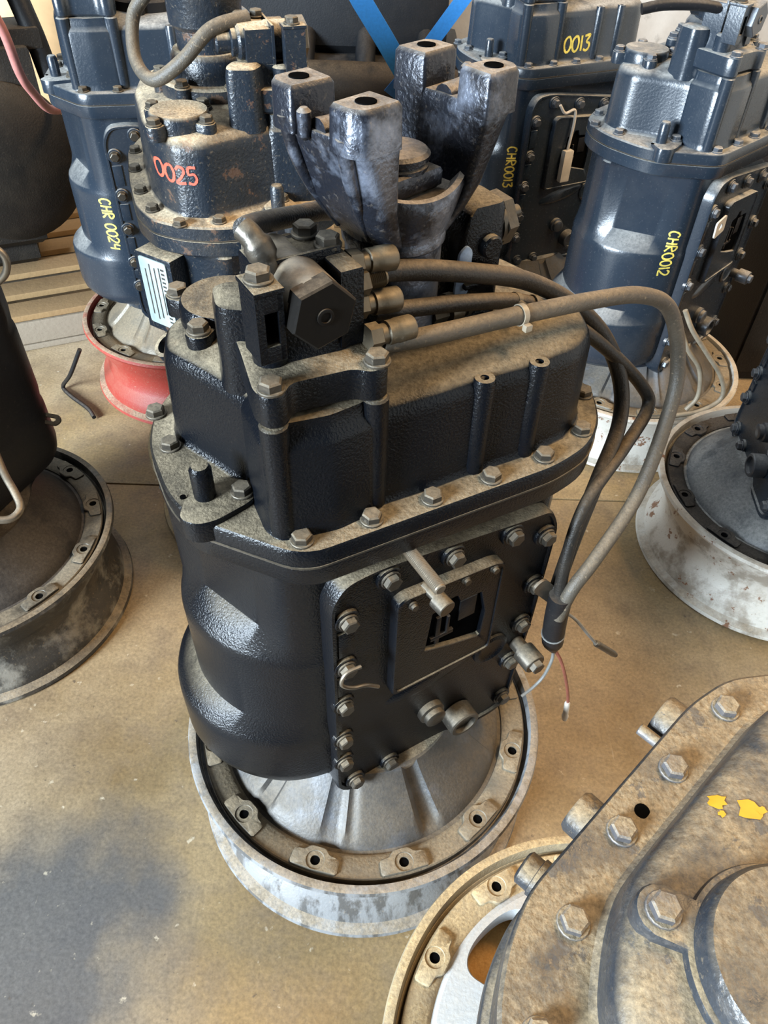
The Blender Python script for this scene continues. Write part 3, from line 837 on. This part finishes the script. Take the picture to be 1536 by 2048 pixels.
# studs below the flange
part('threaded_stud', None, lambda: thread(MB(), .0078, 0, .070, axis_mat((-.023, -.126, .776), (0, -1, 0)), .0022, 18), MT['steel'], g)
part('socket_stud', None, lambda: MB().lathe([(.006, 0), (.006, .022), (.0115, .024), (.0115, .042), (.0105, .043), (.003, .043)], 20, axis_mat((.001, -.134, .703), (0.12, -1, -.05))), MT['bolt'], g)
for x, z in ((.055, .692), (.098, .688), (-.02, .690)):
    part('plate_screw', 'pscrew', lambda: MB().lathe([(.006, 0), (.006, .002), (.0045, .003), (.0045, .007), (.001, .007)], 14), MT['bolt'], g, M=Matrix.Translation((x, -.1436, z)) @ FRONT)
part('wire_clip', None, lambda: MB().tube([(-.092, -.149, .622), (-.112, -.149, .622), (-.119, -.150, .605), (-.105, -.151, .588), (-.085, -.151, .578), (-.066, -.148, .555)], .0026, 8, 6), MT['steel'], g)
# bracket, harness and loose wires on the right edge of the side cover
def m_bracket():
    o = rounded([(-.016, -.012), (.058, -.012), (.066, 0), (.058, .012), (-.016, .012)], .011, 4)
    s = [(.030, -.004), (.050, -.004), (.054, 0), (.050, .004), (.030, .004), (.027, 0)]
    N = 96
    a, b = polar(o, (.040, 0), N), polar(s, (.040, 0), N)
    return MB().loft([[(x, y, z) for x, y in p] for p, z in ((b, 0), (a, 0), (a, .004), (b, .004), (b, 0))], False, False)
part('slotted_tab', None, m_bracket, MT['steel'], g, M=Matrix.Translation((.189, -.1465, .600)) @ FRONT @ Matrix.Rotation(math.radians(-52), 4, 'Z'))
hs = part('harness_sleeve', None, lambda: MB().tube([(.214, -.164, .585), (.220, -.162, .53), (.229, -.160, .475), (.238, -.157, .445), (.246, -.156, .420)], lambda t: .0165 if t < .68 else .0165 - .010 * min(1, (t - .68) / .32), 16, 5), MT['dim'], g)
part('sleeve_tie', None, lambda: MB().lathe([(.0162, -.0015), (.0176, -.0015), (.0176, .0015), (.0162, .0015)], 20, axis_mat((.228, -.160, .480), (.16, 0, -1)), loop=True), MT['grey_wire'], hs)
w1 = part('loose_wire', None, lambda: MB().tube([(.246, -.156, .424), (.270, -.158, .375), (.292, -.16, .317), (.318, -.16, .24), (.330, -.16, .195)], .0028, 8, 6), MT['red_wire'], g, label='dark red loose wire with clear terminal')
part('terminal', None, lambda: MB().lathe([(.0035, 0), (.0052, .006), (.0052, .05), (.0065, .056), (.0050, .07), (.002, .072)], 12, axis_mat((.328, -.16, .200), (.012, 0, -.08))), MT['white_plastic'], w1)
part('loose_wire', None, lambda: MB().tube([(.246, -.156, .424), (.252, -.155, .384), (.245, -.155, .345), (.228, -.155, .325), (.205, -.155, .315)], .0026, 8, 6), MT['grey_wire'], g)
w3 = part('loose_wire', None, lambda: MB().tube([(.222, -.162, .545), (.260, -.165, .50), (.300, -.169, .438), (.328, -.17, .395)], .0024, 8, 6), MT['grey_wire'], g)
part('terminal', None, lambda: MB().lathe([(.004, 0), (.0058, .004), (.0058, .010), (.005, .012), (.0056, .016), (.0056, .075), (.0045, .078), (.0045, .085), (.002, .085)], 12, axis_mat((.326, -.17, .398), (.066, -.01, -.076))), MT['bolt'], w3)

# ------------------------------------------------------------------ the gearboxes around it
YEL, RED = MT['yellow_paint'], MT['red_paint']
def wl(loc, rot, p):
    v = Matrix.Rotation(-math.radians(rot), 3, 'Z') @ Vector((p[0] - loc[0], p[1] - loc[1], 0))
    return (v.x, v.y, p[2])
def rotv(a, v):
    a = math.radians(a); return (v[0] * math.cos(a) - v[1] * math.sin(a), v[0] * math.sin(a) + v[1] * math.cos(a), v[2])

# number 0025
B25 = (-.275, 1.425)
rim('tan dusted wheel rim under the gearbox marked 0025', B25, 'rim_tan')
g, case, cov = gearbox('dusty black gearbox marked 0025 in red paint', B25, 110, 'black_dusty', 'bolt')
output_flange(g, 'black_dusty', 'bolt')
v = valve_assembly(g, 'black_dusty', 'steel')
h = part('hydraulic_hose', None, lambda: MB().tube([(-.085, -.01, 1.095), (-.10, .05, 1.085), (-.10, .10, 1.045), (-.075, .145, 1.015), (-.02, .165, 1.03), (.02, .155, 1.08), (.02, .125, 1.115)], .0105, 14, 8), MT['rubber_tan'], g)
def facing(loc, rot, s, z):
    d = Vector((loc[0], loc[1], 0)).normalized()
    R_ = Matrix.Rotation(-math.radians(rot), 3, 'Z')
    right, inward = R_ @ Vector((d.y, -d.x, 0)), R_ @ d
    return right * s + Vector((0, 0, z)), right, inward
o_, r_, i_ = facing(B25, 110, -.150, .892)
lettering('painted_number', '0025', g, cov.data, o_, r_, (0, 0, 1), i_, .026, RED, label='hand painted red 0025')
LUGM = Matrix.Rotation(math.radians(39), 4, 'Z')
part('nameplate_lug', None, lambda: MB().box(-.042, .042, .190, .266, .620, .775, .006, LUGM), MT['black_dusty'], g)
BACKF = LUGM @ Matrix.Rotation(PI, 4, 'Z') @ FRONT @ Matrix.Translation((-.110, 0, .028))                       # (a, b, h) -> (-a, h, b)
npl = part('nameplate', None, lambda: MB().prism(rounded([(.078, .640), (.142, .640), (.142, .768), (.078, .768)], .006, 3), .238, .2405, .0006, BACKF), MT['plate'], g, label='pale metal nameplate with worn dark print')
for x in (.090, .101, .112, .123):
    part('print_line', None, lambda: MB().box(x, x + .0028, .650 + .02 * random.random(), .762 - .03 * random.random(), .2405, .2409, .0001, BACKF), MT['print'], npl)
for k in range(14):
    part('print_mark', None, lambda: MB().box(.1285, .1365, .652 + k * .0078, .6555 + k * .0078, .2405, .2409, .0001, BACKF), MT['print'], npl)
part('lifting_eye', None, lambda: MB().lathe([(.022, -.012), (.030, -.012), (.030, .012), (.022, .012)], 28, LUGM @ axis_mat((0, .262, .590), (0.2, .5, 1)), loop=True), MT['black_dusty'], g)

# number 0024
B24 = (-.60, 1.975)
rim('faded red wheel rim under the gearbox marked CHR 0024', B24, 'rim_red')
g, case, cov = gearbox('black gearbox marked CHR 0024 in yellow on red rim', B24, 15, 'navy', 'bolt', 'bell_ring')
output_flange(g, 'dim', 'bolt')
o_, r_, i_ = facing(B24, 15, -.168, .592)
lettering('painted_number', 'CHR 0024', g, case.data, o_, (0, 0, -1), r_, i_, .026, YEL, label='hand painted yellow CHR 0024')
# number 0013
B13 = (.41, 2.40)
rim('white wheel rim under the gearbox marked 0013', B13, 'rim_white', .845)
g, case, cov = gearbox('blue-black gearbox marked 0013 in yellow before the white wall', B13, 28, 'navy', 'bolt_navy', z=-.026)
output_flange(g, 'navy', 'bolt_navy'); valve_assembly(g, 'navy', 'bolt_navy')
lettering('painted_number', '0013', g, cov.data, (-.028, -.14, .858), (1, 0, 0), (0, 0, 1), (0, 1, 0), .036, YEL, label='hand painted yellow 0013')
o_, r_, i_ = facing(B13, 28, -.066, .632)
lettering('painted_number', 'CHR0013', g, case.data, o_, (0, 0, -1), r_, i_, .026, YEL, label='hand painted yellow lot code')
part('loose_wire', None, lambda: MB().tube([(-.04, -.149, .742), (-.02, -.152, .72), (.01, -.153, .725), (.015, -.155, .69), (.010, -.155, .62)], .004, 8, 6), MT['white_plastic'], g)
part('connector', None, lambda: MB().box(-.004, .026, -.165, -.148, .53, .62, .003), MT['white_plastic'], g, label='white plastic cable connector')
# number 0012
B12 = (.69, 1.85)
rim('white wheel rim under the gearbox marked CHR0012', B12, 'rim_white', .845)
g, case, cov = gearbox('glossy blue-black gearbox marked CHR0012 in yellow', B12, 47, 'navy', 'bolt_navy', z=-.026)
output_flange(g, 'navy', 'bolt_navy'); valve_assembly(g, 'navy', 'bolt_navy')
o_, r_, i_ = facing(B12, 47, .006, .660)
lettering('painted_number', 'CHR0012', g, case.data, o_, (0, 0, -1), r_, i_, .024, YEL, label='hand painted yellow CHR0012')
for pts in ([(.70, 1.612, .47), (.732, 1.606, .42), (.785, 1.604, .36), (.845, 1.600, .29), (.861, 1.590, .235), (.812, 1.576, .202), (.740, 1.560, .196)], [(.70, 1.612, .43), (.735, 1.600, .37), (.784, 1.604, .31), (.799, 1.590, .24), (.778, 1.582, .200)]):
    part('loose_cable', None, lambda: MB().tube([wl(B12, 47, (p[0], p[1], p[2] + .026)) for p in pts], .006, 10, 6), MT['tie'], g)
def m_tab():
    o_ = rounded([(-.022, -.020), (.022, -.020), (.022, .020), (-.022, .020)], .006, 3)
    a, b = polar(o_, (0, 0), 64), [(.008 * math.cos(2 * PI * k / 64), .008 * math.sin(2 * PI * k / 64)) for k in range(64)]
    return MB().loft([[(x, y, z) for x, y in p] for p, z in ((b, 0), (a, 0), (a, .004), (b, .004), (b, 0))], False, False)
part('white_tab', None, m_tab, MT['white_plastic'], g, M=Matrix.Translation((-.082, -.150, .668)) @ FRONT @ Matrix.Rotation(.2, 4, 'Z'), label='white square tab with round hole')
part('hose_stub', None, lambda: MB().tube([(-.115, -.030, 1.075), (-.150, .010, 1.080), (-.195, .060, 1.078), (-.225, .090, 1.070)], .010, 12, 5), MT['dim'], g)
# unmarked one at the right edge
BR_ = (.945, 1.29)
rim('white wheel rim with brown rust around the blue bell housing', BR_, 'rim_white')
gearbox('blue-black gearbox with smooth blue bell housing on rusty white rim', BR_, -95, 'navy', 'bolt_navy', 'navy', 'dim', smooth_bell=True)
# unmarked one at the left edge
BL = (-.88, 1.05)
rim('chipped black wheel rim with worn silver streaks', BL, 'rim_black')
g, case, cov = gearbox('matt black gearbox on chipped black rim', BL, 70, 'dim', 'bolt', 'dim', 'bolt', side=False, smooth_bell=True)
part('lifting_tab', None, m_bracket, MT['bolt'], g, M=Matrix.Translation(wl(BL, 70, (-.735, 1.215, .400))) @ Matrix.Rotation(math.radians(-82), 4, 'Z') @ Matrix.Rotation(.5, 4, 'X'))
part('silver_wire', None, lambda: MB().tube([wl(BL, 70, p) for p in ((-.72, 1.03, .47), (-.690, .985, .45), (-.662, .950, .44), (-.645, .922, .43), (-.655, .900, .425), (-.68, .89, .43))], .007, 10, 6), MT['steel'], g)
part('braided_hose', None, lambda: MB().tube([wl(BL, 70, p) for p in ((-.66, 1.10, .86), (-.625, 1.10, .832), (-.611, 1.10, .812), (-.620, 1.10, .785), (-.65, 1.10, .76))], .006, 10, 6), MT['steel'], g)
# dirt caked one close to the camera
BC = (.32, .165)
rim('tan dusted wheel rim around the silver windowed bell housing', BC, 'rim_tan')
g = thing('gearbox', 'dirt-caked gearbox with silver windowed bell housing', 'gearbox', (BC[0], BC[1], 0), math.radians(45))
CK, BK = MT['caked'], MT['bolt_caked']
part('bell_housing', None, m_bell_open, MT['silver'], g)
rg = part('bell_flange', 'bell_ring', m_bell_ring, MT['rim_tan'], g)
for k in range(12):
    a = math.radians(BELL_A0 + 2 + 30 * k)
    part('flange_lug', 'lug', m_boss_pad, MT['rim_tan'], rg, M=Matrix.Translation((.2605 * math.cos(a), .2605 * math.sin(a), .2048)) @ Matrix.Rotation(a, 4, 'Z'))
    part('bolt_hole_shade', 'plug', m_hole_shade, MT['dark'], rg, loc=(.2605 * math.cos(a), .2605 * math.sin(a), .2053))
NF = rounded([(-.20, -.13), (.159, -.150), (.255, -.112), (.298, .0), (.295, .12), (.24, .160), (.18, .172), (.0, .172), (-.09, .172), (-.138, .156), (-.183, .129), (-.215, .08), (-.225, .0)], .02, 4)
NI = rounded([(-.13, -.10), (.14, -.11), (.22, -.07), (.25, .0), (.248, .10), (.20, .115), (.18, .116), (.0, .118), (-.04, .117), (-.08, .102), (-.126, .075), (-.15, .03), (-.155, -.05)], .02, 4)
def m_near_case():
    N, c = 160, (.03, .0)
    f, i_ = polar(NF, c, N), polar(NI, c, N)
    R = lambda p, z, k=1.0: [(x, y, z) for x, y in scaled(p, k, c)]
    # stacked joint faces: bell neck, lower case, bulged waist, rear flange
    return MB().loft([R(i_, .225, .98), R(i_, .25, 1.1), R(f, .29, .84), R(f, .30, .88), R(f, .44, .90), R(f, .45, .93), R(f, .475, .93), R(f, .48, .90), R(f, .57, .92), R(f, .578, 1.02), R(f, .604, 1.02), R(f, .608, 1.01), R(f, .612, .985), R(f, .650, .985), R(f, .656, 1.0), R(f, .676, 1.0)])
def m_near_cover():
    N, c = 160, (.03, .0)
    f, i_ = polar(NF, c, N), polar(NI, c, N)
    R = lambda p, z, k=1.0: [(x, y, z) for x, y in scaled(p, k, c)]
    return MB().loft([R(f, .678), R(f, .696), R(f, .700, .985), R(i_, .701, 1.05), R(i_, .706, 1.01), R(i_, .72), R(i_, .738, .985), R(i_, .748, .95), R(i_, .757, .86), R(i_, .764, .6), R(i_, .766, .2)])
def m_near_cap():
    ctr, pts = (-.015, -.004), []
    for k in range(120):
        th = 2 * PI * k / 120
        r = .078
        for a in (111, 20, 200, 290):
            d = math.radians(a) - th
            sn = .096 * math.sin(d)
            if math.cos(d) > 0 and abs(sn) < .021: r = max(r, .096 * math.cos(d) + math.sqrt(.021 ** 2 - sn * sn))
        pts.append((ctr[0] + r * math.cos(th), ctr[1] + r * math.sin(th)))
    m = MB().prism(pts, .745, .772, .005)
    m.loft([[(ctr[0] + r * math.cos(2 * PI * k / 64), ctr[1] + r * math.sin(2 * PI * k / 64), z) for k in range(64)] for r, z in ((.073, .768), (.070, .790), (.066, .796), (.02, .799))])
    return m
part('main_case', None, m_near_case, CK, g)
cov = part('rear_cover', None, m_near_cover, CK, g)
cap = part('bearing_cap', None, m_near_cap, CK, g)
BIG = Matrix.Diagonal((1.15, 1.15, 1.15, 1))
for i, (x, y) in enumerate(((-.08, .130), (.015, .145), (.103, .145), (.201, .143), (.265, .085), (-.165, .10), (-.196, .02))):
    part('flange_bolt', 'bolt', m_bolt, BK, cov, M=Matrix.Translation((x, y, .700)) @ Matrix.Rotation(i * 1.1, 4, 'Z') @ BIG)
part('dowel_hole_shade', 'plug', m_hole_shade, MT['dark'], cov, loc=(.045, .143, .6995))
for a in (111, 20, 200, 290):
    part('cap_bolt', 'bolt', m_bolt, BK, cap, M=Matrix.Translation((-.015 + .096 * math.cos(math.radians(a)), -.004 + .096 * math.sin(math.radians(a)), .772)) @ BIG)
for x, r in ((.035, .024), (.195, .026)):
    part('side_plug', None, lambda: MB().lathe([(r, .14), (r, .192), (r - .003, .196), (.004, .196)], 24, axis_mat((x, 0, .63), (0, 1, 0))), CK, g)
part('pipe_cap', None, lambda: MB().lathe([(.018, .12), (.018, .176), (.023, .177), (.023, .184), (.020, .185), (.023, .187), (.023, .194), (.020, .195), (.020, .210), (.016, .213), (.004, .213)], 28, axis_mat((.020, 0, .500), (-.08, 1, 0))), CK, g)
part('side_pin', None, lambda: MB().cyl(.007, .14, .20, 14, .001, axis_mat((.160, 0, .635), (0, 1, 0))), BK, g)
random.seed(3)
for cx, cy, rr in ((.069, .100, .0075), (.078, .078, .009), (.084, .070, .004), (.150, .086, .006), (.060, .092, .0035)):
    blob = [(cx + rr * (0.6 + .7 * random.random()) * math.cos(2 * PI * k / 14), cy + rr * (0.6 + .7 * random.random()) * math.sin(2 * PI * k / 14)) for k in range(14)]
    bm = bmesh.new(); bm.from_mesh(cov.data); tree = BVHTree.FromBMesh(bm); bm.free()
    up_ = lambda p: tree.ray_cast(Vector((p[0], p[1], 1)), Vector((0, 0, -1)))[0]
    vs = [up_(p) + Vector((0, 0, .0008)) for p in [(cx, cy)] + blob]
    part('paint_chip', None, lambda: MB().add(vs, [(0, k + 1, (k + 1) % 14 + 1) for k in range(14)]), MT['yellow_chip'], cov, label='flake of old yellow paint')
o = part('rust_sheet', None, lambda: MB().lathe([(.240, .0), (.244, .10), (.236, .125), (.10, .145), (.01, .15)], 48), MT['orange'], None, loc=(BC[0], BC[1], 0.001))
tag(o, 'orange rust crusted sheet inside the tan wheel rim', 'metal sheet')

# ------------------------------------------------------------------ machinery and pallets behind
def pallet(label, loc, rot, n, w, d, mats, group=None):
    p = thing('pallet', label, 'pallet', (loc[0], loc[1], 0), math.radians(rot), group)
    for i in range(3):
        y = -d / 2 + .05 + i * (d - .1) / 2
        part('stringer', None, lambda: MB().box(-w / 2, w / 2, y - .05, y + .05, .022, .100, .004), mats[1], p)
        part('bottom_board', None, lambda: MB().box(-w / 2, w / 2, y - .05, y + .05, .0, .0215, .003), mats[1], p)
    for i in range(n):
        x = -w / 2 + .05 + i * (w - .1) / (n - 1)
        y = -d / 2 + .05 + i * (d - .1) / (n - 1)
        part('slat', None, lambda: MB().box(-w / 2 - .01, w / 2 + .01, y - .045, y + .045, .1005, .122, .003), mats[0], p)
    return p
pallet('worn wooden pallet under the dark engine with a round drum', (-1.42, 2.36), 24, 6, .80, .80, (MT['wood'], MT['wood_grey']))
en = thing('engine', 'dark oily engine with big round drum on wooden pallet', 'engine', (-1.32, 2.36, .122), math.radians(24))
part('block', None, lambda: MB().box(-.34, .16, -.06, .30, .08, .72, .02), MT['engine'], en)
part('oil_pan', None, lambda: MB().box(-.30, .12, -.02, .26, .0, .09, .02), MT['engine'], en)
part('drum', None, lambda: MB().lathe([(.05, -.10), (.18, -.09), (.215, -.05), (.225, .02), (.215, .10), (.16, .14)], 48, axis_mat((.10, -.06, .36), (.25, -1, .15))), MT['engine'], en)
part('bracket', None, lambda: MB().box(.06, .26, -.10, .10, .44, .66, .012).box(.0, .30, -.08, .06, .64, .70, .008), MT['engine'], en)
al = part('alternator', None, lambda: MB().lathe([(.04, -.12), (.09, -.11), (.10, -.09), (.10, .09), (.09, .11), (.05, .12)], 32, axis_mat((-.04, -.12, .80), (1, .2, -.35))), MT['engine_cool'], en)
for k in range(9):
    part('cooling_fin', 'fin', lambda: MB().lathe([(.095, -.003), (.112, -.003), (.112, .003), (.095, .003)], 28, loop=True), MT['engine_cool'], al, M=axis_mat(Vector((-.04, -.12, .80)) + Vector((1, .2, -.35)).normalized() * (-.085 + k * .021), (1, .2, -.35)))
part('valve_cover', None, lambda: MB().box(-.30, .14, .0, .24, .72, .95, .03), MT['engine_cool'], en)
part('pipe', None, lambda: MB().tube([(.14, .1, .9), (.24, .02, .84), (.28, -.04, .70), (.30, -.06, .55)], .03, 14, 6), MT['engine_cool'], en)
o = part('cable', None, lambda: MB().tube([(-1.02, 1.74, 1.9), (-.98, 1.78, 1.4), (-.93, 1.84, 1.10), (-.90, 1.93, .95), (-.915, 2.0, .821), (-.925, 2.06, .763), (-.935, 2.15, .695), (-.95, 2.27, .655), (-1.00, 2.36, .65)], .011, 12, 8), MT['pink'])
tag(o, 'pink cable hanging in front of the dark engine with a round drum', 'cable')
bx = thing('cardboard_box', 'tan cardboard box behind the dark engine', 'box', (-1.35, 3.35, 0), math.radians(0))
part('carton', None, lambda: MB().box(-.45, .45, -.14, .18, 0, .86, .004), MT['cardboard'], bx)
part('flap', None, lambda: MB().box(-.45, .45, -.145, -.01, .8605, .865, .001).box(-.45, .45, .01, .185, .8605, .865, .001), MT['cardboard'], bx)
o = part('cable', None, lambda: MB().tube([(-.86, 1.76, .20), (-.92, 1.78, .10), (-.985, 1.84, .012), (-.95, 1.80, .008), (-.88, 1.74, .009), (-.85, 1.70, .010)], .006, 10, 6), MT['dim'])
tag(o, 'black cable lying by the faded red rim', 'cable')

pallet('wooden pallet under the strapped dark engine block', (-.33, 3.18), 0, 6, .9, .8, (MT['wood'], MT['wood']))
eb = thing('engine_block', 'dark grey engine block held by blue straps', 'engine', (-.14, 3.16, .122))
part('block', None, lambda: MB().box(-.55, .36, -.20, .30, .0, .50, .02), MT['engine_cool'], eb)
part('cylinder_head', None, lambda: MB().box(-.50, .30, -.14, .24, .50, .78, .03), MT['engine_cool'], eb)
part('intake_manifold', None, lambda: MB().tube([(-.5, -.25, .42), (-.2, -.27, .44), (.1, -.27, .44), (.34, -.25, .42)], .075, 18, 6), MT['engine'], eb)
for i in range(4):
    part('intake_port', None, lambda: MB().tube([(-.40 + i * .21, -.27, .44), (-.40 + i * .21, -.22, .52), (-.40 + i * .21, -.12, .56)], .035, 14, 5), MT['engine_cool'], eb)
part('starter', None, lambda: MB().lathe([(.03, -.13), (.065, -.12), (.07, .10), (.05, .13)], 28, axis_mat((.02, -.24, .20), (1, .1, 0))), MT['engine'], eb)
part('side_plate', None, lambda: MB().box(-.52, -.22, -.215, -.20, .08, .34, .004), MT['wood'], eb, label='tan board tucked against the block')
def strap(pts, w=.03):
    m = MB()
    P = [Vector(p) for p in pts]
    rings = []
    for i, p in enumerate(P):
        t = (P[min(i + 1, len(P) - 1)] - P[max(i - 1, 0)]).normalized()
        s = t.cross(Vector((0, -1, 0))).normalized() * w
        n = t.cross(s).normalized() * .002
        rings.append([p - s - n, p + s - n, p + s + n, p - s + n])
    return m.loft(rings)
o = part('strap', None, lambda: strap([(-1.20, 2.66, 2.54), (-.43, 2.66, 1.34), (-.169, 2.66, .934), (-.122, 2.66, .861), (-.048, 2.66, .76), (.019, 2.68, .658), (.080, 2.80, .56)]), MT['blue'])
tag(o, 'blue strap leaning to the left of the cast yoke', 'strap')
o = part('strap', None, lambda: strap([(1.25, 2.86, 2.26), (.57, 2.78, 1.36), (.25, 2.74, .939), (.188, 2.72, .863), (.101, 2.72, .748), (.004, 2.73, .625), (-.03, 2.77, .575)], .022), MT['blue'])
tag(o, 'blue strap rising toward the gearbox marked 0013', 'strap')

cb = thing('panel', 'dark brown cabinet behind the gearbox marked CHR0012', 'panel', (1.42, 2.12, 0), 0.0)  # guessed dark panel added here; what really stands there is unknown
part('body', None, lambda: MB().box(-.34, .34, -.10, .26, .0, .62, .006), MT['engine'], cb)
part('front_sheet', None, lambda: MB().box(-.33, .33, -.108, -.10, .03, .60, .003), MT['engine'], cb)
